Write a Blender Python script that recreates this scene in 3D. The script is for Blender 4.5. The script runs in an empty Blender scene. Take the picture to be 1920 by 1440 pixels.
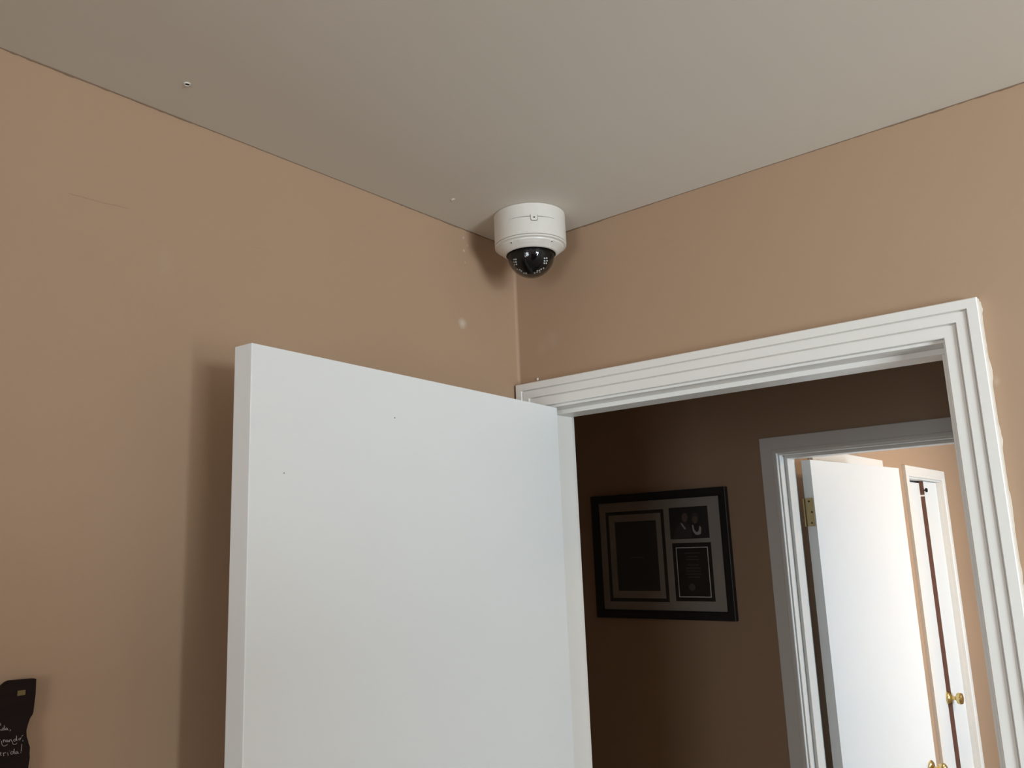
import bpy, bmesh, math, random
from mathutils import Vector, Matrix

random.seed(7)
scene = bpy.context.scene
COL = scene.collection

# ------------------------------------------------------------------ camera
ZO = 0.09                                   # height of the calibrated origin above the floor
F_PX = 1539.18
PITCH, ROLL, YAW = 0.1911, -0.0395, 0.6816
CAM = Vector((1.0726, -1.3461, 1.6716 + ZO))
_f0 = Vector((-math.sin(YAW), math.cos(YAW), 0)); _r0 = Vector((math.cos(YAW), math.sin(YAW), 0)); _u0 = Vector((0, 0, 1))
FWD = math.cos(PITCH)*_f0 + math.sin(PITCH)*_u0
_u1 = -math.sin(PITCH)*_f0 + math.cos(PITCH)*_u0
RGT = math.cos(ROLL)*_r0 + math.sin(ROLL)*_u1
UPV = -math.sin(ROLL)*_r0 + math.cos(ROLL)*_u1
cd = bpy.data.cameras.new('camera'); cam = bpy.data.objects.new('camera', cd); COL.objects.link(cam)
cd.sensor_width = 36.0; cd.lens = F_PX/1920*36; cd.clip_start = 0.02
cam.matrix_world = Matrix(((RGT.x, UPV.x, -FWD.x, CAM.x), (RGT.y, UPV.y, -FWD.y, CAM.y), (RGT.z, UPV.z, -FWD.z, CAM.z), (0, 0, 0, 1)))
scene.camera = cam

def at(px, py, axis, val):
    """the point where the photo pixel's ray meets the plane axis = val"""
    v = FWD + (px-960)/F_PX*RGT - (py-720)/F_PX*UPV
    t = (val-CAM[axis])/v[axis]
    return CAM + t*v

# ------------------------------------------------------------------ world, light, exposure
scene.view_settings.view_transform = 'Standard'
scene.view_settings.look = 'None'
scene.view_settings.gamma = 1.0
scene.view_settings.use_curve_mapping = False
scene.view_settings.exposure = 1.25
w = bpy.data.worlds.new('sky'); scene.world = w; w.use_nodes = True
w.node_tree.nodes['Background'].inputs[0].default_value = (0.62, 0.78, 1.0, 1)
w.node_tree.nodes['Background'].inputs[1].default_value = 1.0

RX, RY = 3.3, -3.4                           # the room: x 0..RX, y RY..0
H = 2.3084 + ZO                              # ceiling
T1 = 0.115                                   # doorway wall thickness
D = 1.3858                                   # far hall wall (hall side)
D2 = 1.5250                                  # the same wall, far room side
FX = -0.070                                  # left wall of the far room
FR, FB = 3.0, 5.3                            # far room: x FX..FR, y D2..FB
WIN1 = (-1.92, -0.92, 0.95, 2.10)            # y0 y1 z0 z1, in the wall x = RX
WIN2 = (1.00, 1.75, 1.00, 2.05)              # x0 x1 z0 z1, in the wall y = RY
WIN3 = (2.20, 4.20, 0.60, 1.80)              # y0 y1 z0 z1, in the wall x = FR

def daylight(name, loc, rot, sx, sy, power, color):
    l = bpy.data.lights.new(name, 'AREA'); l.shape = 'RECTANGLE'; l.size = sx; l.size_y = sy
    l.energy = power; l.color = color
    o = bpy.data.objects.new(name, l); COL.objects.link(o); o.location = loc; o.rotation_euler = rot
    return o
daylight('daylight_window_1', (RX+0.09, (WIN1[0]+WIN1[1])/2, (WIN1[2]+WIN1[3])/2), (0, math.radians(90), 0), WIN1[3]-WIN1[2]-.06, WIN1[1]-WIN1[0]-.06, 43.5, (0.81, 0.93, 1.0))
daylight('daylight_window_2', ((WIN2[0]+WIN2[1])/2, RY-0.09, (WIN2[2]+WIN2[3])/2), (math.radians(90), 0, 0), WIN2[1]-WIN2[0]-.06, WIN2[3]-WIN2[2]-.06, 8.5, (0.88, 0.95, 1.0))
daylight('daylight_window_3', (FR+0.09, (WIN3[0]+WIN3[1])/2, (WIN3[2]+WIN3[3])/2), (0, math.radians(90), 0), WIN3[3]-WIN3[2]-.06, WIN3[1]-WIN3[0]-.06, 38, (0.62, 0.83, 1.0))

# ------------------------------------------------------------------ materials
class N:
    def __init__(s, name):
        s.m = bpy.data.materials.new(name); s.m.use_nodes = True; s.t = s.m.node_tree
        s.b = s.t.nodes['Principled BSDF']
    def node(s, t, **kw):
        n = s.t.nodes.new(t)
        for k, v in kw.items():
            if k in n.inputs: n.inputs[k].default_value = v
            else: setattr(n, k, v)
        return n
    def link(s, a, b): s.t.links.new(a, b)
    def pos(s): return s.node('ShaderNodeNewGeometry').outputs['Position']
    def math(s, op, a, b=None):
        n = s.node('ShaderNodeMath', operation=op)
        for i, v in enumerate((a, b)):
            if v is None: continue
            if isinstance(v, (int, float)): n.inputs[i].default_value = v
            else: s.link(v, n.inputs[i])
        return n.outputs[0]
    def mix(s, fac, a, b):
        n = s.node('ShaderNodeMix', data_type='RGBA')
        s.link(fac, n.inputs[0])
        for i, v in ((6, a), (7, b)):
            if isinstance(v, tuple): n.inputs[i].default_value = v
            else: s.link(v, n.inputs[i])
        return n.outputs[2]

def c4(c): return (c[0], c[1], c[2], 1)

def paint(name, col, rough=0.6, var=0.03, scale=6, bump=0.05, bscale=120, spec=0.4):
    n = N(name); P = n.pos()
    nz = n.node('ShaderNodeTexNoise', Scale=scale, Detail=4.0); n.link(P, nz.inputs['Vector'])
    dk = tuple(x*(1-var) for x in col); lt = tuple(min(1, x*(1+var)) for x in col)
    c = n.mix(nz.outputs['Fac'], c4(dk), c4(lt)); n.link(c, n.b.inputs['Base Color'])
    n.b.inputs['Roughness'].default_value = rough
    n.b.inputs['Specular IOR Level'].default_value = spec
    if bump:
        b = n.node('ShaderNodeTexNoise', Scale=bscale, Detail=3.0); n.link(P, b.inputs['Vector'])
        bp = n.node('ShaderNodeBump', Strength=bump, Distance=0.002); n.link(b.outputs['Fac'], bp.inputs['Height'])
        n.link(bp.outputs['Normal'], n.b.inputs['Normal'])
    n.last = c
    return n

def flat(name, col, rough=0.5, metal=0.0, spec=0.5):
    n = N(name); P = n.pos()
    nz = n.node('ShaderNodeTexNoise', Scale=60.0, Detail=3.0); n.link(P, nz.inputs['Vector'])
    c = n.mix(nz.outputs['Fac'], c4(tuple(x*.94 for x in col)), c4(tuple(min(1, x*1.06) for x in col)))
    n.link(c, n.b.inputs['Base Color'])
    n.b.inputs['Roughness'].default_value = rough; n.b.inputs['Metallic'].default_value = metal
    n.b.inputs['Specular IOR Level'].default_value = spec
    return n.m

TAN = (0.405, 0.265, 0.168)
WHITE = (0.80, 0.80, 0.785)

def tan_with_marks(name, marks):
    """tan wall paint; marks = (point, radius, strength, stretch z) pale filler patches and scuffs"""
    n = paint(name, TAN, 0.55, 0.035, 3.0, 0.10, 90)
    P = n.pos(); c = n.last
    wob = n.node('ShaderNodeTexNoise', Scale=55.0, Detail=4.0); n.link(P, wob.inputs['Vector'])
    for pt, rad, st, sz in marks:
        sub = n.node('ShaderNodeVectorMath', operation='SUBTRACT'); n.link(P, sub.inputs[0]); sub.inputs[1].default_value = pt
        scl = n.node('ShaderNodeVectorMath', operation='MULTIPLY'); n.link(sub.outputs[0], scl.inputs[0]); scl.inputs[1].default_value = (1, 1, sz)
        ln = n.node('ShaderNodeVectorMath', operation='LENGTH'); n.link(scl.outputs[0], ln.inputs[0])
        d = n.math('MULTIPLY', ln.outputs['Value'], 1/rad)
        d = n.math('ADD', d, n.math('MULTIPLY', wob.outputs['Fac'], 0.9))
        mr = n.node('ShaderNodeMapRange'); n.link(d, mr.inputs[0])
        mr.inputs[1].default_value = 0.55; mr.inputs[2].default_value = 1.45; mr.inputs[3].default_value = st; mr.inputs[4].default_value = 0
        c = n.mix(mr.outputs[0], c, (0.72, 0.66, 0.56, 1))
    n.link(c, n.b.inputs['Base Color'])
    return n.m

M = {}
M['tan'] = paint('tan_paint', TAN, 0.55, 0.03, 3.0, 0.10, 90).m
lm = [(at(867, 607, 0, 0), .016, .5, 1.25), (at(869, 446, 0, 0), .0035, .45, 1), (at(870, 470, 0, 0), .004, .45, 1), (at(876, 460, 0, 0), .003, .35, 1),
      (at(872, 492, 0, 0), .003, .3, 1), (at(310, 490, 0, 0), .02, .05, .7)]
M['tan_left'] = tan_with_marks('tan_paint_left_wall', lm)
M['tan_door'] = tan_with_marks('tan_paint_doorway_wall', [(at(1036, 636, 1, 0), .02, .07, .8), (at(1018, 650, 1, 0), .02, .05, .8), (at(1868, 715, 1, 0), .006, .15, .7)])
M['ceil'] = paint('ceiling_paint', (0.665, 0.61, 0.525), 0.75, 0.02, 4.0, 0.12, 60).m
M['white'] = paint('white_trim_paint', (0.80, 0.765, 0.715), 0.34, 0.015, 8.0, 0.06, 40).m
M['leaf'] = paint('white_door_paint', WHITE, 0.38, 0.012, 4.0, 0.04, 25).m
M['gapdark'] = flat('cracked_paint_edge', (0.20, 0.125, 0.075), 0.8)
M['plastic'] = flat('camera_white_plastic', (0.71, 0.67, 0.605), 0.36)
M['plastic_seam'] = flat('camera_seam', (0.05, 0.05, 0.05), 0.7)
M['black'] = flat('black_plastic', (0.004, 0.004, 0.0045), 0.45, 0.0, 0.2)
M['lens'] = flat('lens_glass_black', (0.004, 0.004, 0.006), 0.08)
M['led'] = flat('led_clear', (0.92, 0.92, 0.90), 0.12)
M['brass'] = flat('brass', (0.62, 0.47, 0.20), 0.22, 1.0)
M['brass_dull'] = flat('brass_dull', (0.36, 0.28, 0.14), 0.42, 0.9)
M['screw_dark'] = flat('screw_dark', (0.05, 0.035, 0.015), 0.5, 0.6)
M['wood_raw'] = flat('raw_red_brown_edge', (0.15, 0.06, 0.038), 0.7)
M['frame'] = flat('black_frame_wood', (0.014, 0.013, 0.013), 0.42)
M['mat'] = flat('grey_mat_board', (0.42, 0.37, 0.32), 0.85)
M['mat_dark'] = flat('dark_inner_mat', (0.03, 0.02, 0.018), 0.8)
M['doc'] = flat('dark_document', (0.035, 0.034, 0.03), 0.6)
M['doc_print'] = flat('document_print', (0.12, 0.11, 0.10), 0.6)
M['photo_bg'] = flat('photograph_dark', (0.022, 0.02, 0.018), 0.5)
M['skin'] = flat('photograph_face', (0.14, 0.105, 0.085), 0.5)
M['suit'] = flat('photograph_suit', (0.05, 0.047, 0.045), 0.5)
M['blouse'] = flat('photograph_white', (0.50, 0.48, 0.45), 0.5)
M['silver'] = flat('silver_border', (0.85, 0.84, 0.82), 0.35, 0.25)
M['plate'] = flat('black_award_plate', (0.016, 0.016, 0.016), 0.25)
M['etch'] = flat('etched_lettering', (0.075, 0.07, 0.066), 0.5)
M['chalk'] = flat('chalk_lettering', (0.40, 0.35, 0.33), 0.9)
M['tack'] = flat('gold_tack', (0.17, 0.12, 0.04), 0.6, 0.3)
M['caulk'] = flat('cream_caulk', (0.58, 0.50, 0.41), 0.7)
M['carpet'] = paint('carpet', (0.28, 0.23, 0.18), 0.95, 0.2, 200, 0.3, 400, 0.1).m
def wood():
    n = N('dark_stained_wood'); P = n.pos()
    mp = n.node('ShaderNodeMapping'); n.link(P, mp.inputs[0]); mp.inputs['Scale'].default_value = (40, 8, 90)
    nz = n.node('ShaderNodeTexNoise', Scale=2.0, Detail=6.0); n.link(mp.outputs[0], nz.inputs['Vector'])
    n.link(n.mix(nz.outputs['Fac'], (0.010, 0.006, 0.005, 1), (0.020, 0.011, 0.009, 1)), n.b.inputs['Base Color'])
    n.b.inputs['Roughness'].default_value = 0.8; n.b.inputs['Specular IOR Level'].default_value = 0.12
    return n.m
M['wood'] = wood()
M['oak'] = flat('brown_blocker_wood', (0.10, 0.06, 0.038), 0.5)
def clear(name, tint, fmul=1.0, rough=0.02):
    n = N(name); t = n.t; t.nodes.remove(n.b)
    tr = n.node('ShaderNodeBsdfTransparent'); tr.inputs[0].default_value = c4(tint)
    gl = n.node('ShaderNodeBsdfGlossy'); gl.inputs['Roughness'].default_value = rough
    fr = n.node('ShaderNodeFresnel', IOR=1.49)
    mx = n.node('ShaderNodeMixShader'); n.link(n.math('MULTIPLY', fr.outputs[0], fmul), mx.inputs[0])
    n.link(tr.outputs[0], mx.inputs[1]); n.link(gl.outputs[0], mx.inputs[2])
    n.link(mx.outputs[0], t.nodes['Material Output'].inputs[0])
    return n.m
M['dome'] = clear('clear_dome', (0.96, 0.96, 0.95), 0.8, 0.004)
M['glass'] = clear('picture_glass', (0.97, 0.97, 0.97), 0.6)

# ------------------------------------------------------------------ helpers
def obj(name, bm, mat, parent=None, smooth=False, sharp=38):
    me = bpy.data.meshes.new(name)
    bmesh.ops.recalc_face_normals(bm, faces=bm.faces)
    bm.to_mesh(me); bm.free()
    for mm in (mat if isinstance(mat, (list, tuple)) else [mat]): me.materials.append(M[mm])
    if smooth:
        for p in me.polygons: p.use_smooth = True
        me.set_sharp_from_angle(angle=math.radians(sharp))
    o = bpy.data.objects.new(name, me); COL.objects.link(o)
    if parent is not None:
        o.parent = parent
        o.matrix_parent_inverse = parent_inv(parent)
    return o
def parent_inv(p):
    m = Matrix.Translation(p.location) @ p.rotation_euler.to_matrix().to_4x4()
    q = p.parent
    if q is not None: m = q.matrix_world_calc @ m if hasattr(q, 'matrix_world_calc') else m
    return m.inverted()
def empty(name, loc):
    o = bpy.data.objects.new(name, None); COL.objects.link(o); o.location = loc; o.empty_display_size = .05
    return o
def tag(o, label, cat=None, kind=None, group=None):
    o['label'] = label
    if cat: o['category'] = cat
    if kind: o['kind'] = kind
    if group: o['group'] = group
    return o
def box(bm, x0, x1, y0, y1, z0, z1, bev=0, mi=0):
    r = bmesh.ops.create_cube(bm, size=1.0, matrix=Matrix.Translation(((x0+x1)/2, (y0+y1)/2, (z0+z1)/2)) @ Matrix.Diagonal((abs(x1-x0), abs(y1-y0), abs(z1-z0), 1)))
    fs = set(f for v in r['verts'] for f in v.link_faces)
    for f in fs: f.material_index = mi
    if bev:
        es = list(set(e for v in r['verts'] for e in v.link_edges))
        bmesh.ops.bevel(bm, geom=es, offset=bev, segments=2, profile=.6, affect='EDGES')
    return bm
def nb(): return bmesh.new()
def slab(bm, holes, a0, a1, z0, z1, put):
    """a wall in a/z with rectangular holes, put(bm,a0,a1,z0,z1) adds one block"""
    cuts = sorted(set([a0, a1] + [h[0] for h in holes] + [h[1] for h in holes]))
    for s, e in zip(cuts, cuts[1:]):
        hs = [h for h in holes if h[0] <= s+1e-6 and h[1] >= e-1e-6]
        if not hs: put(bm, s, e, z0, z1); continue
        z = z0
        for h in sorted(hs, key=lambda q: q[2]):
            if h[2] > z+1e-6: put(bm, s, e, z, h[2])
            z = h[3]
        if z < z1-1e-6: put(bm, s, e, z, z1)
    return bm
def lathe(bm, prof, seg=64, mtx=None, mi=0):
    """prof = [(r, z)]"""
    rings = []
    for r, z in prof:
        if r < 1e-6: rings.append([bm.verts.new((0, 0, z))])
        else: rings.append([bm.verts.new((r*math.cos(2*math.pi*i/seg), r*math.sin(2*math.pi*i/seg), z)) for i in range(seg)])
    fs = []
    for a, b in zip(rings, rings[1:]):
        for i in range(seg):
            j = (i+1) % seg
            if len(a) == 1 and len(b) == 1: continue
            if len(a) == 1: fs.append(bm.faces.new((a[0], b[i], b[j])))
            elif len(b) == 1: fs.append(bm.faces.new((a[i], a[j], b[0])))
            else: fs.append(bm.faces.new((a[i], a[j], b[j], b[i])))
    for f in fs: f.material_index = mi
    if mtx is not None:
        bmesh.ops.transform(bm, matrix=mtx, verts=[v for r in rings for v in r])
    return bm
def prism(bm, pts, vec):
    """polygon pts extruded along vec"""
    a = [bm.verts.new(p) for p in pts]; b = [bm.verts.new(Vector(p)+Vector(vec)) for p in pts]
    bm.faces.new(a); bm.faces.new(b[::-1])
    n = len(pts)
    for i in range(n): bm.faces.new((a[i], a[(i+1) % n], b[(i+1) % n], b[i]))
    return bm
def face_to(d, up=(0, 0, 1)):
    """rotation taking local +Z to d"""
    return Vector((0, 0, 1)).rotation_difference(Vector(d).normalized()).to_matrix().to_4x4()

# ------------------------------------------------------------------ the setting
bm = nb(); slab(bm, [], RY-.12, -0.0, 0, H, lambda b, s, e, z0, z1: box(b, -.12, 0, s, e, z0, z1))
wl = tag(obj('wall_left', bm, 'tan_left'), 'tan painted wall the open white door swings back against', 'wall', 'structure')
OPEN1 = (0.0455, 0.828, -.01, 1.952+ZO)
bm = nb(); slab(bm, [OPEN1], -2.3, RX+.12, 0, H, lambda b, s, e, z0, z1: box(b, s, e, 0, T1, z0, z1))
wd = tag(obj('wall_right', bm, 'tan_door'), 'tan painted wall with the wide-cased doorway to the hall', 'wall', 'structure')
bm = nb(); slab(bm, [WIN1], RY, 0, 0, H, lambda b, s, e, z0, z1: box(b, RX, RX+.12, s, e, z0, z1))
tag(obj('wall_window', bm, 'tan'), 'tan wall with the large window facing the open white door', 'wall', 'structure')
bm = nb(); slab(bm, [WIN2], -.0, RX+.12, 0, H, lambda b, s, e, z0, z1: box(b, s, e, RY-.12, RY, z0, z1))
tag(obj('wall_back', bm, 'tan'), 'tan wall with the smaller window opposite the doorway', 'wall', 'structure')
tag(obj('floor', box(nb(), -2.3, RX+.2, RY-.2, FB+.2, -.1, 0), 'carpet'), 'beige carpeted floor running through the rooms and hall', 'floor', 'structure')
tag(obj('ceiling', box(nb(), -2.3, RX+.2, RY-.2, FB+.2, H, H+.1), 'ceil'), 'plain off-white painted ceiling the dome camera hangs from', 'ceiling', 'structure')
# hall
OPEN2 = (0.0015, 0.835, -.01, 1.942+ZO)
bm = nb(); slab(bm, [OPEN2], -2.3, RX+.12, 0, H, lambda b, s, e, z0, z1: box(b, s, e, D, D2, z0, z1))
tag(obj('wall_hall', bm, 'tan'), 'shadowed tan hall wall carrying the black framed display', 'wall', 'structure')
tag(obj('wall_hall_left', box(nb(), -2.3, -2.2, T1, D, 0, H), 'tan'), 'tan end wall of the hall beyond the framed display', 'wall', 'structure')
tag(obj('wall_hall_right', box(nb(), 2.4, 2.5, T1, D, 0, H), 'tan'), 'tan end wall of the hall past both doorways', 'wall', 'structure')
# far room
CL = (3.300, 4.055, -.01, 1.935+ZO)          # closet opening y0 y1
D4 = (1.941, 2.795, -.01, 1.935+ZO)
bm = nb(); slab(bm, [(CL[0], CL[1], -.01, CL[3]), (D4[0], D4[1], -.01, D4[3])], D2, FB+.12, 0, H, lambda b, s, e, z0, z1: box(b, FX-.12, FX, s, e, z0, z1))
tag(obj('wall_far_left', bm, 'tan'), 'sunlit tan wall of the far room with the closet doors', 'wall', 'structure')
bm = nb(); slab(bm, [WIN3], D2, FB, 0, H, lambda b, s, e, z0, z1: box(b, FR, FR+.12, s, e, z0, z1))
tag(obj('wall_far_window', bm, 'tan'), 'tan far room wall with the bright window', 'wall', 'structure')
tag(obj('wall_far_back', box(nb(), FX, FR+.12, FB, FB+.12, 0, H), 'tan'), 'tan end wall of the far room', 'wall', 'structure')

# ceiling lamp of the far room (out of the photograph; its warm light shows on the open door)
M['bowl'] = flat('lit_glass_bowl', (0.9, 0.85, 0.75), 0.4)
_b = M['bowl'].node_tree.nodes['Principled BSDF']; _b.inputs['Emission Color'].default_value = (1.0, 0.70, 0.40, 1); _b.inputs['Emission Strength'].default_value = 44.0
lp = tag(empty('ceiling_lamp', (1.45, 3.05, H)), 'flush ceiling lamp with a lit glass bowl in the far room', 'ceiling lamp')
obj('lamp_base', lathe(nb(), [(0, -.0004), (.11, -.0004), (.11, -.02), (.10, -.03), (0, -.03)], 40, Matrix.Translation((1.45, 3.05, H))), 'brass', lp, True)
obj('lamp_bowl', lathe(nb(), [(.145, -.030), (.145, -.040), (.135, -.065), (.11, -.09), (.07, -.108), (.03, -.116), (0, -.117)], 40, Matrix.Translation((1.45, 3.05, H))), 'bowl', lp, True)

# painted corner fillet between the two walls
bm = nb(); R = .006; seg = 6; pr = [(0, 0)]
for i in range(seg+1):
    a = math.pi/2*i/seg
    pr.append((R-R*math.sin(a), -(R-R*math.cos(a))))
prism(bm, [(x, y, 1.9985+ZO) for x, y in pr], (0, 0, H-1.9985-ZO-.001))
obj('corner_caulk', bm, 'tan_left', wl, True)
# ragged paint line where walls meet the ceiling
def ragged(parent, fn, length, n, z):
    bm = nb(); prev = None
    for i in range(n+1):
        t = length*i/n
        wdt = .0009+.0012*max(0, math.sin(t*9.0)+.3*math.sin(t*41)+random.uniform(-.5, .6))
        a = bm.verts.new(fn(t, z)); b = bm.verts.new(fn(t, z-wdt))
        if prev: bm.faces.new((prev[0], a, b, prev[1]))
        prev = (a, b)
    r = bmesh.ops.extrude_face_region(bm, geom=bm.faces[:])
    off = fn(0, 0, .0006)-fn(0, 0)
    bmesh.ops.translate(bm, verts=[v for v in r['geom'] if isinstance(v, bmesh.types.BMVert)], vec=off)
    return obj('paint_crack', bm, 'gapdark', parent)
ragged(wl, lambda t, z, n=0: Vector((.0002+n, -t-.01, z)), 1.3, 200, H)
ragged(wd, lambda t, z, n=0: Vector((t+.01, -.0002-n, z)), 1.6, 240, H)
# hairline scratches in the left wall paint
for pts in ([(128, 362), (180, 376), (240, 391)], [(470, 462), (505, 470)]):
    bm = nb(); P = [at(x, y, 0, 0.0) for x, y in pts]
    for a, b in zip(P, P[1:]):
        prism(bm, [a+Vector((0.0002, 0, .0005)), b+Vector((0.0002, 0, .0004)), b+Vector((0.0002, 0, -.0004)), a+Vector((0.0002, 0, -.0005))], (.0003, 0, 0))
    obj('scratch', bm, 'gapdark' if False else 'tan', wl)

# windows (real openings with sashes)
def window(name, label, put, a0, a1, z0, z1):
    e = tag(empty(name, put((a0+a1)/2, 0, z0)), label, 'window', 'structure')
    def piece(nm, s0, s1, n0, n1, y0, y1):
        p0 = put(s0, n0, y0); p1 = put(s1, n1, y1)
        obj(nm, box(nb(), min(p0.x, p1.x), max(p0.x, p1.x), min(p0.y, p1.y), max(p0.y, p1.y), y0, y1, .002), 'white', e)
    fw = .03
    piece('frame_rail', a0, a1, .04, .08, z0, z0+fw); piece('frame_rail', a0, a1, .04, .08, z1-fw, z1)
    piece('frame_stile', a0, a0+fw, .04, .08, z0+fw, z1-fw); piece('frame_stile', a1-fw, a1, .04, .08, z0+fw, z1-fw)
    piece('meeting_rail', a0+fw, a1-fw, .045, .07, (z0+z1)/2-.015, (z0+z1)/2+.015)
    piece('sill', a0-.04, a1+.04, -.03, -.0005, z0-.025, z0)
    return e
window('window_1', 'white sash window facing the open white door', lambda s, n, z: Vector((RX+n, s, z)), *WIN1)
window('window_2', 'smaller white sash window opposite the doorway', lambda s, n, z: Vector((s, RY-n, z)), *WIN2)
window('window_3', 'wide white sash window lighting the far room', lambda s, n, z: Vector((FR+n, s, z)), *WIN3)

# ------------------------------------------------------------------ door casings
def sweep(name, parent, put, path, prof, mat='white'):
    """prof = [(d, n)] closed section; path(d) -> two ends (s,z) of that profile line"""
    bm = nb(); A = []; B = []
    for d, n in prof:
        (s0, z0), (s1, z1) = path(d)
        A.append(bm.verts.new(put(s0, n, z0))); B.append(bm.verts.new(put(s1, n, z1)))
    k = len(prof)
    for i in range(k): bm.faces.new((A[i], A[(i+1) % k], B[(i+1) % k], B[i]))
    bm.faces.new(A); bm.faces.new(B[::-1])
    return obj(name, bm, mat, parent)
def casing(parent, put, s0, s1, zt, prof, legs=(1, 1)):
    sweep('casing_head', parent, put, lambda d: ((s0+d, zt-d), (s1-d, zt-d)), prof)
    if legs[0]: sweep('casing_leg', parent, put, lambda d: ((s0+d, 0.0), (s0+d, zt-d)), prof)
    if legs[1]: sweep('casing_leg', parent, put, lambda d: ((s1-d, 0.0), (s1-d, zt-d)), prof)
E0 = .0003
def stepped(w, t0, t1, t2):
    a, b = w*.315, w*.645
    g = .0016
    return [(0, E0), (0, t0-.0012), (.0012, t0), (a-g, t0), (a-.0004, t1-.0028), (a+.0008, t1-.0028), (a+.0014, t1), (b-g, t1), (b-.0004, t2-.0028), (b+.0008, t2-.0028), (b+.0014, t2), (w-.001, t2), (w, t2-.001), (w, E0)]
def flatcase(w, t):
    return [(0, E0), (0, t-.002), (.002, t), (w-.014, t), (w-.0125, t-.002), (w-.011, t-.0005), (w-.002, t-.002), (w, t-.004), (w, E0)]

roomface = lambda s, n, z: Vector((s, -n, z))
ZT = 1.9975+ZO
tr1 = tag(empty('trim_1', (.44, 0, 0)), 'white three-stepped door casing beside the open white door', 'door casing', 'structure')
casing(tr1, roomface, .0052, .8735, ZT, stepped(.0512, .020, .0165, .0125))
casing(tr1, lambda s, n, z: Vector((s, T1+n, z)), -.010, .883, ZT+.008, flatcase(.060, .014))
ZJ = 1.942+ZO
obj('head_jamb', box(nb(), .0455, .828, 0.0003, T1-.0003, ZJ, ZJ+.010, .0008), 'white', tr1)
obj('side_jamb', box(nb(), .0457, .0555, 0.0003, T1-.0003, 0, ZJ, .0008), 'white', tr1)
obj('side_jamb', box(nb(), .8180, .8278, 0.0003, T1-.0003, 0, ZJ, .0008), 'white', tr1)
obj('head_stop', box(nb(), .0555, .8180, .040, .095, 1.9325+ZO, ZJ, .0015), 'white', tr1)
obj('door_stop', box(nb(), .0555, .0665, .040, .095, 0, 1.9325+ZO, .0015), 'white', tr1)
obj('door_stop', box(nb(), .8063, .8180, .040, .095, 0, 1.9325+ZO, .0015), 'white', tr1)
# hardened paint drips along the casing
def drip(p, nrm, r, parent, mat, sx=1.0):
    bm = nb(); bmesh.ops.create_icosphere(bm, subdivisions=2, radius=r, matrix=Matrix.Translation(p) @ Matrix.Diagonal((sx if abs(nrm[0]) < .5 else .5, .5 if abs(nrm[1]) > .5 else 1, .5 if abs(nrm[2]) > .5 else 1.2, 1)))
    return obj('paint_drip', bm, mat, parent, True)
drip(at(1008, 711, 1, -.002), (0, -1, 0), .0026, tr1, 'white')
# uneven caulk bead down the outer side of the casing
bm = nb(); prev = None; zz = ZT-.004
while zz > 1.15:
    wv = .0012+.0013*max(0, math.sin(zz*61)+.6*math.sin(zz*137+1)+random.uniform(-.7, .5))
    cur = [bm.verts.new((.8735, -.006, zz)), bm.verts.new((.8735+wv, -.0004, zz)), bm.verts.new((.8735, -.0004, zz))]
    if prev:
        for i in range(3): bm.faces.new((prev[i], prev[(i+1) % 3], cur[(i+1) % 3], cur[i]))
    prev = cur; zz -= .006
obj('caulk_bead', bm, 'caulk', tr1, True)

tr2 = tag(empty('trim_2', (.42, D, 0)), 'white door casing in the shadowed hall beside the framed display', 'door casing', 'structure')
hallface = lambda s, n, z: Vector((s, D-n, z))
ZT2 = 1.9905+ZO
casing(tr2, hallface, -.0490, .8850, ZT2, flatcase(.0560, .017))
casing(tr2, lambda s, n, z: Vector((s, D2+n, z)), -.0480, .8830, ZT2, flatcase(.0530, .015))
ZJ2 = 1.9290+ZO
obj('head_jamb', box(nb(), .0020, .8340, D+.0003, D2-.0003, ZJ2, ZJ2+.0125, .0008), 'white', tr2)
obj('side_jamb', box(nb(), .0020, .0117, D+.0003, D2-.0003, 0, ZJ2, .0008), 'white', tr2)
obj('side_jamb', box(nb(), .8245, .8340, D+.0003, D2-.0003, 0, ZJ2, .0008), 'white', tr2)
obj('head_stop', box(nb(), .0117, .8245, D+.040, D+.100, ZJ2-.010, ZJ2, .0012), 'white', tr2)
obj('door_stop', box(nb(), .0117, .0222, D+.040, D+.105, 0, ZJ2-.010, .0012), 'white', tr2)
obj('door_stop', box(nb(), .8140, .8245, D+.040, D+.100, 0, ZJ2-.010, .0012), 'white', tr2)

farface = lambda s, n, z: Vector((FX+n, s, z))
ZT3 = 1.9905+ZO
tr3 = tag(empty('trim_3', (FX, 3.68, 0)), 'white casing around the closet doors with the brown edge', 'door casing', 'structure')
casing(tr3, farface, 3.2500, 4.1080, ZT3, flatcase(.0560, .018))
obj('head_jamb', box(nb(), FX-.10, FX-.0003, CL[0], CL[1], CL[3]-.008, CL[3], .0008), 'white', tr3)
obj('side_jamb', box(nb(), FX-.10, FX-.0003, CL[0], CL[0]+.008, 0, CL[3]-.008, .0008), 'white', tr3)
obj('side_jamb', box(nb(), FX-.10, FX-.0003, CL[1]-.008, CL[1], 0, CL[3]-.008, .0008), 'white', tr3)
tr4 = tag(empty('trim_4', (FX, 2.45, 0)), 'white casing mostly hidden behind the sunlit open door', 'door casing', 'structure')
casing(tr4, farface, 1.8900, 2.8460, ZT3+.002, flatcase(.0560, .018))

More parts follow.
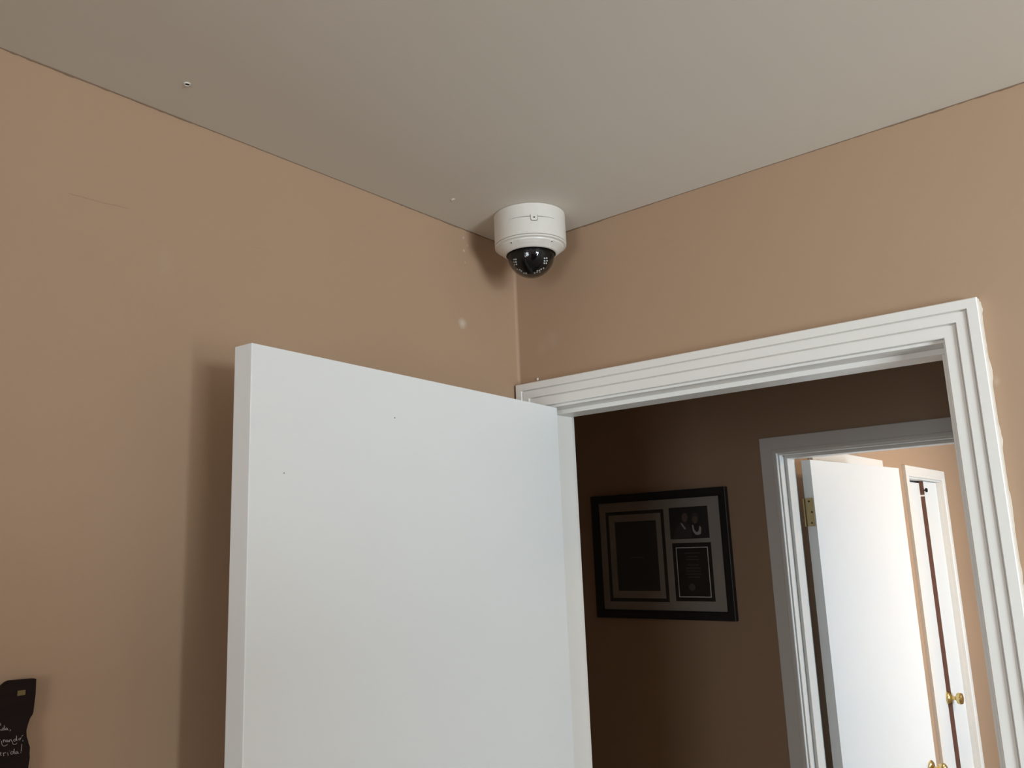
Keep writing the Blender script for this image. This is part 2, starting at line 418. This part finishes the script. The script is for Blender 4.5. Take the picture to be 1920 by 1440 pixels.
# ------------------------------------------------------------------ doors
def leaf(name, parent, h, ang, wdt, thk, z0, z1, near):
    """leaf from hinge corner h along ang; near = +1 if the body lies to the left of the direction"""
    u = Vector((math.cos(ang), math.sin(ang), 0)); v = Vector((-u.y, u.x, 0))*near
    bm = nb(); box(bm, 0, wdt, 0, thk, 0, z1-z0, .0012)
    m = Matrix(((u.x, v.x, 0, h[0]), (u.y, v.y, 0, h[1]), (0, 0, 1, z0), (0, 0, 0, 1)))
    bmesh.ops.transform(bm, matrix=m, verts=bm.verts)
    return obj(name, bm, 'leaf', parent), u, v
def knob_profile(rr, stem, kr):
    return [(0, 0), (rr, 0), (rr, .003), (rr*.86, .007), (rr*.45, .009), (stem, .012), (stem, .022), (stem*1.15, .026), (kr*.72, .031), (kr*.95, .038), (kr, .045), (kr*.93, .051), (kr*.7, .056), (kr*.35, .0585), (0, .059)]
def knob(parent, p, nrm, rr=.030, stem=.009, kr=.026, sc=1.0, name='knob', prof=None):
    bm = nb(); lathe(bm, [(r*sc, z*sc) for r, z in (prof or knob_profile(rr, stem, kr))], 40, Matrix.Translation(p) @ face_to(nrm))
    return obj(name, bm, 'brass', parent, True)

dr1 = tag(empty('door_1', (.0952, .0019, .0)), 'flush white door standing wide open in front of the tan wall', 'door', 'structure')
a1 = -math.radians(85.03)
l1, u1, v1 = leaf('door_leaf', dr1, (.0952, .0019), a1, .7596, .0344, .012, 1.9399+ZO, -1)
h1 = Vector((.0952, .0019, 0))
kz = .93
knob(dr1, h1+u1*.70+Vector((0, 0, kz)), -v1); knob(dr1, h1+u1*.70+v1*.0344+Vector((0, 0, kz)), v1)
# nicks in the paint of the leaf
for q in ((740, 783.5), (532.5, 887)):
    nrm = -v1; c = h1
    vv = FWD + (q[0]-960)/F_PX*RGT - (q[1]-720)/F_PX*UPV
    t = (c-CAM).dot(nrm)/vv.dot(nrm); p = CAM+vv*t
    bm = nb(); bmesh.ops.create_icosphere(bm, subdivisions=1, radius=.0011 if q[0] > 700 else .0013, matrix=Matrix.Translation(p))
    obj('nick', bm, 'doc_print', l1, True) if q[0] > 700 else obj('nick', bm, 'mat', l1, True)

dr2 = tag(empty('door_2', (.0636, D2, 0)), 'bright sunlit white door with a brass hinge, open into the far room', 'door', 'structure')
hp = Vector((.0640, 1.5265, 0)); fe = Vector((.1410, 2.350, 0)); du = fe-hp; a2 = math.atan2(du.y, du.x)
l2, u2, v2 = leaf('door_leaf', dr2, (hp.x, hp.y), a2, du.length, .0335, .012, 1.9165+ZO, 1)
# its upper hinge: plate on the door edge, plate on the jamb, knuckles and screws
hz0, hz1 = 1.688+ZO, 1.784+ZO
hg = obj('hinge', box(nb(), .0335, .0605, 1.5235, 1.5262, hz0, hz1, .0004), 'brass_dull', dr2)
for dx, z in ((.046, hz1-.011), (.053, (hz0+hz1)/2), (.049, hz0+.011)):
    bm = nb(); lathe(bm, [(0, 0), (.0034, 0), (.0034, .0004), (.0022, .0009), (0, .0006)], 16, Matrix.Translation((dx, 1.5235, z)) @ face_to((0, -1, 0)))
    obj('screw', bm, 'screw_dark', hg, True)
for i in range(5):
    bm = nb(); s = (hz1-hz0)/5
    lathe(bm, [(0, 0), (.0048, 0), (.0048, s-.0008), (0, s-.0008)], 20, Matrix.Translation((.0285, 1.5215, hz0+i*s)))
    obj('knuckle', bm, 'brass_dull', hg, True)
kp = hp+u2*(du.length-.062)+Vector((0, 0, .753+ZO))
knob(dr2, kp, -v2); knob(dr2, kp+v2*.0335, v2)

# closet: two leaves, the farther one standing a little proud and showing its raw edge
dr3 = tag(empty('door_3', (FX, 3.68, 0)), 'white double closet doors with a brown raw edge between them and a brass knob', 'door', 'structure')
zc1 = CL[3]-.008
YS = 3.748                                    # where the two leaves meet
obj('closet_leaf', box(nb(), FX-.066, FX-.044, CL[0]+.010, YS-.0012, .01, zc1-.011, .001), 'leaf', dr3)
bm = nb(); box(bm, FX-.046, FX-.022, YS, CL[1]-.0095, .01, zc1-.003, .0006)
for f in bm.faces:
    if f.normal.y < -.9: f.material_index = 1
lr = obj('closet_leaf', bm, ['leaf', 'wood_raw'], dr3)
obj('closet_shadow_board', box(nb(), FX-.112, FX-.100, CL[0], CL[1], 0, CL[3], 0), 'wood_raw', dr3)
q = at(1776.5, 1308, 0, FX-.044)
knob(dr3, Vector((FX-.044, q.y, q.z)), (1, 0, 0), prof=[(0, 0), (.033, 0), (.035, .004), (.034, .010), (.028, .017), (.016, .022), (.010, .026), (.010, .040), (.016, .044), (.026, .048), (.030, .056), (.030, .066), (.026, .074), (.012, .078), (0, .079)])
# white latch bridging the edge, and the small dark catch above it
q = at(1729, 929, 1, YS-.002)
obj('latch', box(nb(), FX-.046, FX-.020, YS-.005, YS, q.z-.006, q.z+.003, .0008), 'white', dr3)
q = at(1736, 919, 0, FX-.012)
bm = nb(); lathe(bm, [(0, 0), (.004, 0), (.004, .006), (.011, .008), (.0125, .013), (.010, .018), (0, .0195)], 24, Matrix.Translation((FX-.022, q.y, q.z)) @ face_to((1, 0, 0)))
obj('catch', bm, 'black', dr3, True)

dr4 = tag(empty('door_4', (FX, 2.45, 0)), 'closed white door behind the sunlit open door', 'door', 'structure')
obj('door_leaf', box(nb(), FX-.05, FX-.015, D4[0]+.003, D4[1]-.003, .01, D4[3]-.003, .001), 'leaf', dr4)
knob(dr4, Vector((FX-.015, D4[0]+.065, .93)), (1, 0, 0), .024, .008, .022, .8)

# ------------------------------------------------------------------ wardrobe added out of view to keep window light off the low left wall
wr = tag(empty('blocker', (2.05, -1.63, 0)), 'tall brown two-door wardrobe added to shade the low left wall', 'blocker')
WX0, WX1, WY0, WY1, WH = 1.62, 2.20, -1.95, -1.00, 1.83
obj('carcass', box(nb(), WX0+.02, WX1, WY0, WY1, .06, WH-.03, .003), 'oak', wr)
obj('plinth', box(nb(), WX0+.04, WX1-.02, WY0+.02, WY1-.02, 0, .06, .002), 'oak', wr)
obj('cornice', box(nb(), WX0-.012, WX1+.01, WY0-.015, WY1+.015, WH-.03, WH, .006), 'oak', wr)
for k in (0, 1):
    ya = WY0+.006+k*(WY1-WY0)/2; yb = ya+(WY1-WY0)/2-.012
    dd = obj('blocker_door', box(nb(), WX0, WX0+.02, ya, yb, .07, WH-.04, .003), 'oak', wr)
    knob(dd, Vector((WX0, (yb-.04) if k == 0 else (ya+.04), .95)), (-1, 0, 0), .012, .006, .014, .6)

# ------------------------------------------------------------------ dome camera
dc = Vector((.137, -.1175, H))
sc_ = tag(empty('security_camera', dc), 'white dome security camera on the ceiling in the room corner', 'security camera')
TT = Matrix.Translation(dc)
tocam = (CAM-dc); tocam.z = 0; tocam.normalize(); az = math.atan2(tocam.y, tocam.x)
bm = nb(); lathe(bm, [(0, -.0004), (.0700, -.0004), (.0708, -.0012), (.0708, -.0610), (.0700, -.0618), (.0, -.0618)], 96, TT)
body = obj('housing', bm, 'plastic', sc_, True)
bm = nb(); lathe(bm, [(.0, -.0618), (.0670, -.0618), (.0672, -.0628), (.0702, -.0631), (.0706, -.0636), (.0704, -.0652), (.0696, -.0662), (.0660, -.0672), (.0652, -.0678), (.0645, -.0700), (.0560, -.0768), (.0520, -.0802), (.0488, -.0812), (.0478, -.0800), (.0470, -.076), (0, -.076)], 96, TT)
cover = obj('cover', bm, 'plastic', sc_, True, 14)
# seam line either side of the tab
def arc_strip(name, a0, a1, z, hgt, rad, mat, parent, taper=True):
    bm = nb(); n = 24; prev = None
    for i in range(n+1):
        a = a0+(a1-a0)*i/n; k = hgt*(1 if not taper else max(.15, 1-abs((a-TAB)/(.75))**1.5))
        c = Vector((dc.x+rad*math.cos(a), dc.y+rad*math.sin(a), dc.z))
        e = Vector((math.cos(a), math.sin(a), 0))*.0004
        cur = [bm.verts.new(c+Vector((0, 0, z+k/2))), bm.verts.new(c+e+Vector((0, 0, z+k/2))), bm.verts.new(c+e+Vector((0, 0, z-k/2))), bm.verts.new(c+Vector((0, 0, z-k/2)))]
        if prev:
            for j in range(4): bm.faces.new((prev[j], prev[(j+1) % 4], cur[(j+1) % 4], cur[j]))
        else: bm.faces.new(cur)
        prev = cur
    bm.faces.new(prev[::-1])
    return obj(name, bm, mat, parent)
TAB = az+math.asin((1001-992.5)/66.0)
ZS = -.0282
arc_strip('seam', TAB-.085, TAB-.72, ZS, .0009, .0706, 'plastic_seam', body)
arc_strip('seam', TAB+.085, TAB+.62, ZS, .0009, .0706, 'plastic_seam', body)
def on_cyl(a, z, r): return Vector((dc.x+r*math.cos(a), dc.y+r*math.sin(a), dc.z+z))
# the tab: a rounded tongue with a dark outline below and a screw
pts = []
hw = .095
for a, z in ((-hw, ZS+.003), (hw, ZS+.003), (hw, ZS-.0055), (hw*.82, ZS-.0078), (hw*.5, ZS-.0086), (-hw*.5, ZS-.0086), (-hw*.82, ZS-.0078), (-hw, ZS-.0055)): pts.append((a, z))
nrm = Vector((math.cos(TAB), math.sin(TAB), 0))
bm = nb(); prism(bm, [on_cyl(TAB+a*1.10, z if z > ZS else z-.0007, .0703) for a, z in pts], nrm*.0010)
obj('tab_groove', bm, 'plastic_seam', body)
bm = nb(); prism(bm, [on_cyl(TAB+a, z+(.002 if z > ZS else 0), .0705) for a, z in pts], nrm*.0014)
tab = obj('tab', bm, 'plastic', body)
bm = nb(); lathe(bm, [(0, 0), (.0017, 0), (.0017, .0004), (.0010, .0007), (0, .0004)], 20, Matrix.Translation(on_cyl(TAB, ZS-.0025, .0716)) @ face_to(nrm))
obj('tab_screw', bm, 'plastic_seam', body, True)
# recessed facets and screws of the cover
for da in (-.62, .72, 2.4, -2.3):
    a = az+da; p = on_cyl(a, -.0712, .0618); nr = Vector((math.cos(a)*.62, math.sin(a)*.62, -.78)).normalized()
    bm = nb(); lathe(bm, [(0, -.001), (.0032, -.001), (.0032, .0008), (.0024, .0012), (0, .0012)], 20, Matrix.Translation(p) @ face_to(nr))
    s = obj('cover_screw', bm, 'plastic', cover, True)
    bm = nb(); lathe(bm, [(0, 0), (.0013, 0), (.0013, .0003), (0, .0003)], 12, Matrix.Translation(p+nr*.0011) @ face_to(nr))
    obj('screw_slot', bm, 'plastic_seam', cover, True)
bm = nb(); n = 20; prev = None
for i in range(n+1):
    a = az-.36+.78*i/n
    cur = [bm.verts.new(on_cyl(a, -.0712, .0638)), bm.verts.new(on_cyl(a, -.0756, .0590)), bm.verts.new(on_cyl(a, -.0752, .0572)), bm.verts.new(on_cyl(a, -.0706, .0620))]
    if prev:
        for j in range(4): bm.faces.new((prev[j], prev[(j+1) % 4], cur[(j+1) % 4], cur[j]))
    else: bm.faces.new(cur)
    prev = cur
bm.faces.new(prev[::-1])
obj('cover_facet', bm, 'plastic', cover)
# black gasket, inner ball, lens, LEDs, clear dome
ctr = dc+Vector((0, 0, -.0805))
bm = nb(); lathe(bm, [(.0400, -.0770), (.0486, -.0780), (.0490, -.0816), (.0478, -.0822), (.0400, -.0800)], 72, TT)
obj('gasket', bm, 'black', sc_, True)
RI = .0385
bm = nb(); prof = [(RI*math.cos(t), -.0800-RI*math.sin(t)) for t in [math.pi/2*i/16 for i in range(17)]]; prof[-1] = (0, prof[-1][1])
lathe(bm, [(0, -.0790), (RI, -.0790)]+prof, 72, TT)
ball = obj('camera_ball', bm, 'black', sc_, True)
ldir = (CAM-ctr).normalized(); ldir = (ldir+Vector((0, 0, .10))).normalized()
bm = nb(); lathe(bm, [(0, -.004), (.0135, -.004), (.0135, .0012), (.0115, .0016), (.0105, .0004), (.006, .0012), (0, .0018)], 40, Matrix.Translation(ctr+ldir*(RI-.0018)) @ face_to(ldir))
obj('lens', bm, 'lens', ball, True)
def on_ball(px, py):
    v = (FWD + (px-960)/F_PX*RGT - (py-720)/F_PX*UPV).normalized()
    oc = CAM-ctr; b = oc.dot(v); c = oc.length_squared-(RI+.0002)**2
    dsc = b*b-c
    return None if dsc < 0 else CAM+v*(-b-math.sqrt(dsc))
led_px = [(768, 1008), (792, 1006), (768, 1046), (794, 1044), (776, 1080), (800, 1076),
          (1188, 992), (1218, 990), (1188, 1028), (1222, 1026), (1184, 1060), (1212, 1060),
          (815, 1142), (845, 1150), (838, 1172), (868, 1166), (876, 1194), (904, 1196), (934, 1200), (936, 1218),
          (1052, 1196), (1050, 1216), (1084, 1186), (1090, 1166), (1118, 1160), (1122, 1182), (1142, 1144), (1174, 1130)]
for x, y in led_px:
    p = on_ball(860+x/7.385, 350+y/7.385)
    if p is None: continue
    nr = (p-ctr).normalized()
    bm = nb(); lathe(bm, [(0, -.001), (.0017, -.001), (.0017, .0004), (.0012, .0013), (0, .0017)], 12, Matrix.Translation(p) @ face_to(nr))
    obj('infrared_led', bm, 'led', ball, True)
RO = .0462
bm = nb(); prof = [(RO*math.cos(t), -.0802-RO*math.sin(t)) for t in [math.pi/2*i/20 for i in range(21)]]; prof[-1] = (0, prof[-1][1])
lathe(bm, prof, 72, TT)
obj('clear_dome', bm, 'dome', sc_, True)

# ------------------------------------------------------------------ ceiling fixings
p = at(351, 157, 2, H)
an = tag(empty('screw_anchor', p), 'small empty plastic screw anchor left in the ceiling', 'screw anchor')
bm = nb(); lathe(bm, [(.0030, 0.0), (.0046, 0.0), (.0046, -.0012), (.0038, -.0018), (.0032, -.0014), (.0030, 0)], 28, Matrix.Translation(p))
obj('anchor_collar', bm, 'plastic', an, True)
bm = nb(); lathe(bm, [(0, -.0002), (.0031, -.0002), (.0031, -.0006), (0, -.0006)], 24, Matrix.Translation(p))
obj('anchor_hole', bm, 'screw_dark', an)
p = at(848, 374, 2, H)
bm = nb()
for dx, dy, r in ((0, 0, .0028), (.003, -.001, .0022), (-.002, .0022, .0019), (.0045, .001, .0014)):
    bmesh.ops.create_icosphere(bm, subdivisions=2, radius=r, matrix=Matrix.Translation(p+Vector((dx, dy, -.0006))) @ Matrix.Diagonal((1, 1, .75, 1)))
tag(obj('plaster_lump', bm, 'ceil', None, True), 'tiny lump of dried plaster on the ceiling by the dome camera', 'plaster lump')

# ------------------------------------------------------------------ framed display in the hall
YF = D-.024                                   # front face of the frame
fr = tag(empty('picture_frame', (-.47, D, 1.38+ZO)), 'black framed display with a dark document, a portrait photograph and an award plate', 'picture frame')
FXL, FXR, FZB, FZT = -.7520, -.1865, 1.3800+ZO, 1.8370+ZO
fw = .0300
put = lambda s, n, z: Vector((s, YF+n, z))
def rail(path): 
    prof = [(0, .022), (0, .001), (.002, 0), (fw-.004, .0015), (fw, .006), (fw, .022)]
    return sweep('frame_rail', fr, put, path, prof, 'frame')
rail(lambda d: ((FXL+d, FZT-d), (FXR-d, FZT-d))); rail(lambda d: ((FXL+d, FZB+d), (FXR-d, FZB+d)))
rail(lambda d: ((FXL+d, FZB+d), (FXL+d, FZT-d))); rail(lambda d: ((FXR-d, FZB+d), (FXR-d, FZT-d)))
obj('backing_board', box(nb(), FXL+.01, FXR-.01, YF+.0155, YF+.0215, FZB+.01, FZT-.01), 'mat', fr)
matb = obj('mat_board', box(nb(), FXL+.02, FXR-.02, YF+.0125, YF+.0155, FZB+.02, FZT-.02), 'mat', fr)
def rect_px(pts, y):
    ps = [at(1080+x/4.644, 880+z/4.644, 1, y) for x, z in pts]
    xs = [q.x for q in ps]; zs = [q.z for q in ps]
    return ((xs[0]+xs[3])/2, (xs[1]+xs[2])/2, (zs[2]+zs[3])/2, (zs[0]+zs[1])/2)
def ring(name, r, t, y0, y1, mat, parent):
    x0, x1, z0, z1 = r; bm = nb()
    box(bm, x0, x1, y0, y1, z1-t, z1); box(bm, x0, x1, y0, y1, z0, z0+t)
    box(bm, x0, x0+t, y0, y1, z0+t, z1-t); box(bm, x1-t, x1, y0, y1, z0+t, z1-t)
    return obj(name, bm, mat, parent)
ym = YF+.0125
r1 = rect_px([(245, 380), (750, 345), (825, 1150), (315, 1155)], ym)
ring('inner_mat', r1, .0125, ym-.0010, ym, 'mat_dark', fr)
r2 = rect_px([(330, 465), (690, 440), (740, 1055), (380, 1062)], ym)
doc = obj('document', box(nb(), r2[0], r2[1], ym-.0006, ym, r2[2], r2[3]), 'doc', fr)
cxd, czd = (r2[0]+r2[1])/2, r2[2]+(r2[3]-r2[2])*.47
obj('document_line', box(nb(), cxd-.028, cxd+.028, ym-.0009, ym-.0006, czd, czd+.003), 'doc_print', doc)
r3 = rect_px([(805, 338), (1140, 315), (1165, 595), (825, 612)], ym)
ph = obj('photograph', box(nb(), r3[0], r3[1], ym-.0006, ym, r3[2], r3[3]), 'photo_bg', fr)
def ppt(x, z, e): return at(1080+x/4.644, 880+z/4.644, 1, ym-.0006-e)
def print_poly(name, pts, mat, e, parent=ph):
    bm = nb(); prism(bm, [ppt(x, z, e) for x, z in pts], (0, .0002, 0)); return obj(name, bm, mat, parent)
def oval(cx, cz, rx, rz, n=24): return [(cx+rx*math.cos(2*math.pi*i/n), cz+rz*math.sin(2*math.pi*i/n)) for i in range(n)]
print_poly('printed_suit', [(848, 600), (862, 520), (905, 478), (945, 462), (985, 480), (1005, 530), (1010, 592)], 'suit', .0002)
print_poly('printed_face', oval(945, 420, 26, 40), 'skin', .0006)
print_poly('printed_collar', [(908, 465), (922, 470), (950, 508), (958, 520), (948, 524), (926, 498)], 'blouse', .0006)
print_poly('printed_hair', oval(1033, 420, 34, 44), 'suit', .0002)
print_poly('printed_face', oval(1036, 440, 22, 32), 'skin', .0006)
print_poly('printed_blouse', [(1008, 488), (1020, 482), (1030, 525), (1050, 548), (1068, 535), (1074, 490), (1090, 505), (1088, 560), (1066, 572), (1040, 568), (1018, 540)], 'blouse', .0006)
r4 = rect_px([(835, 650), (1170, 628), (1220, 1148), (880, 1150)], ym)
pl = obj('award_plate', box(nb(), r4[0], r4[1], ym-.0020, ym, r4[2], r4[3]), 'plate', fr)
r5 = rect_px([(865, 688), (1142, 666), (1187, 1112), (906, 1118)], ym-.002)
ring('plate_border', r5, .0028, ym-.0032, ym-.0020, 'silver', pl)
# faint lines of etched lettering and the round seal
xm = (r5[0]+r5[1])/2
for i, (k, wd_) in enumerate(((.12, .030), (.19, .020), (.25, .026), (.36, .024), (.42, .030), (.48, .028), (.54, .029), (.60, .024))):
    z = r5[3]-(r5[3]-r5[2])*k
    obj('etched_line', box(nb(), xm-wd_, xm+wd_, ym-.0023, ym-.0020, z-.0012, z+.0012), 'etch', pl)
zc = r5[3]-(r5[3]-r5[2])*.80
bm = nb(); lathe(bm, [(0, 0), (.0125, 0), (.0125, .0003), (.0100, .0003), (.0095, .0001), (.006, .0001), (.0055, .0003), (0, .0003)], 36, Matrix.Translation((xm-.010, ym-.0020, zc)) @ face_to((0, -1, 0)))
obj('etched_seal', bm, 'etch', pl)
bm = nb(); box(bm, FXL+fw-.004, FXR-fw+.004, YF+.0070, YF+.0080, FZB+fw-.004, FZT-fw+.004)
obj('glass_pane', bm, 'glass', fr)

# ------------------------------------------------------------------ wooden plaque with chalk writing
XP = .012
pq = tag(empty('wall_plaque', (0, -1.06, 1.35+ZO)), 'dark wooden plaque with scalloped edges and pale handwriting on the tan wall', 'wall plaque')
def pp(px, py): q = at(px, py, 0, XP); return (q.y, q.z)
right = [pp(69, 1273), pp(67, 1300), pp(63.5, 1335), pp(62, 1340), pp(56, 1348), pp(50.5, 1358), pp(47.5, 1370), pp(48, 1382), pp(51, 1391), pp(57, 1401), pp(56, 1420), pp(53, 1440)]
yr = right[0][0]; zt = right[0][1]
top = [pp(45, 1275), pp(22, 1277), pp(15, 1280), pp(8, 1286), pp(0, 1289.5)]
ya = top[-1][0]; za = top[-1][1]
half = [(y, z) for y, z in reversed(top)] + right
ymid = ya-.055
zbot = right[-1][1]-.10
yend = right[-1][0]
half = [(ymid, za-.006), ((ymid+ya)/2, za-.005)] + half + [(yend+.0005, right[-1][1]-.03), (yend-.001, right[-1][1]-.045), (yend-.014, right[-1][1]-.058), (yend-.001, right[-1][1]-.075), (yend, zbot+.006), (yend-.02, zbot), (ymid+.03, zbot+.004), (ymid, zbot+.006)]
mir = [(2*ymid-y, z) for y, z in reversed(half[1:-1])]
bm = nb(); prism(bm, [(0.0005, y, z) for y, z in half+mir], (XP-.0005, 0, 0))
bmesh.ops.bevel(bm, geom=[e for e in bm.edges if all(v.co.x > XP-.001 for v in e.verts)], offset=.0012, segments=2, affect='EDGES')
board = obj('board', bm, 'wood', pq)
tp = at(40, 1299, 0, XP)
bm = nb(); box(bm, XP-.0002, XP+.0008, tp.y-.0042, tp.y+.0042, tp.z-.0028, tp.z+.0028, .0004)
obj('tack', bm, 'tack', pq)
# handwriting strokes, read off the photograph (12 crop pixels = 1 photo pixel)
def chalk(strokes, parent, wpx=9.0):
    bm = nb()
    for st in strokes:
        P = [at(x/12, 1320+y/12, 0, XP) for x, y in st]
        # smooth the stroke
        for _ in range(2):
            Q = [P[0]]
            for a, b in zip(P, P[1:]): Q += [a*.75+b*.25, a*.25+b*.75]
            P = Q+[P[-1]]
        hw_ = wpx/12*.00037
        prev = None
        for i, q in enumerate(P):
            t = (P[min(i+1, len(P)-1)]-P[max(i-1, 0)]); t.x = 0
            if t.length < 1e-7: continue
            t.normalize(); n = Vector((0, -t.z, t.y))*hw_
            cur = [bm.verts.new(q+n+Vector((.0001, 0, 0))), bm.verts.new(q-n+Vector((.0001, 0, 0))), bm.verts.new(q+Vector((.0005, 0, 0)))]
            if prev:
                for j in range(3): bm.faces.new((prev[j], prev[(j+1) % 3], cur[(j+1) % 3], cur[j]))
            prev = cur
    return bm
L1 = [[(-40, 590), (-10, 570), (20, 592), (40, 590)], [(5, 430), (18, 460), (10, 490)],
      [(88, 545), (62, 540), (45, 562), (50, 588), (75, 590), (92, 560), (94, 455), (96, 560), (108, 592)],
      [(165, 545), (142, 535), (124, 560), (130, 585), (152, 580), (165, 545), (170, 580), (182, 592)],
      [(228, 572), (236, 582), (230, 600), (216, 610)]]
L2 = [[(-50, 840), (-20, 815), (5, 800)], [(38, 830), (36, 890), (60, 940), (110, 950), (170, 905)], [(72, 800), (80, 862)], [(78, 830), (100, 806), (118, 806), (122, 856)],
      [(178, 812), (155, 806), (142, 832), (152, 856), (172, 846), (182, 812), (190, 850), (204, 852)],
      [(210, 806), (216, 852)], [(214, 826), (234, 798), (252, 800), (264, 840), (282, 850)], [(278, 858), (284, 892), (316, 916), (356, 902), (382, 876)],
      [(368, 800), (336, 784), (306, 806), (306, 836), (338, 840), (366, 806), (374, 685), (372, 790), (384, 830)],
      [(452, 768), (428, 774), (418, 796), (432, 812), (456, 800), (462, 774), (478, 752)], [(484, 728), (520, 700)], [(512, 814), (520, 822), (512, 840)]]
L3 = [[(-30, 1130), (0, 1112), (24, 1110), (26, 1096), (8, 1094), (-2, 1116), (8, 1150), (34, 1154)],
      [(72, 1092), (86, 1172)], [(82, 1122), (104, 1096), (134, 1098)], [(172, 1094), (182, 1162)], [(208, 1052), (216, 1058)],
      [(304, 1082), (266, 1064), (238, 1090), (242, 1126), (276, 1130), (308, 1090), (322, 985), (318, 1080), (322, 1126)],
      [(396, 1074), (366, 1066), (346, 1098), (354, 1128), (382, 1112), (398, 1076), (404, 1108), (422, 1110)],
      [(490, 900), (484, 980), (474, 1062)], [(464, 1092), (470, 1098), (464, 1104)]]
for L in (L1, L2, L3): obj('handwriting', chalk(L, board), 'chalk', board)
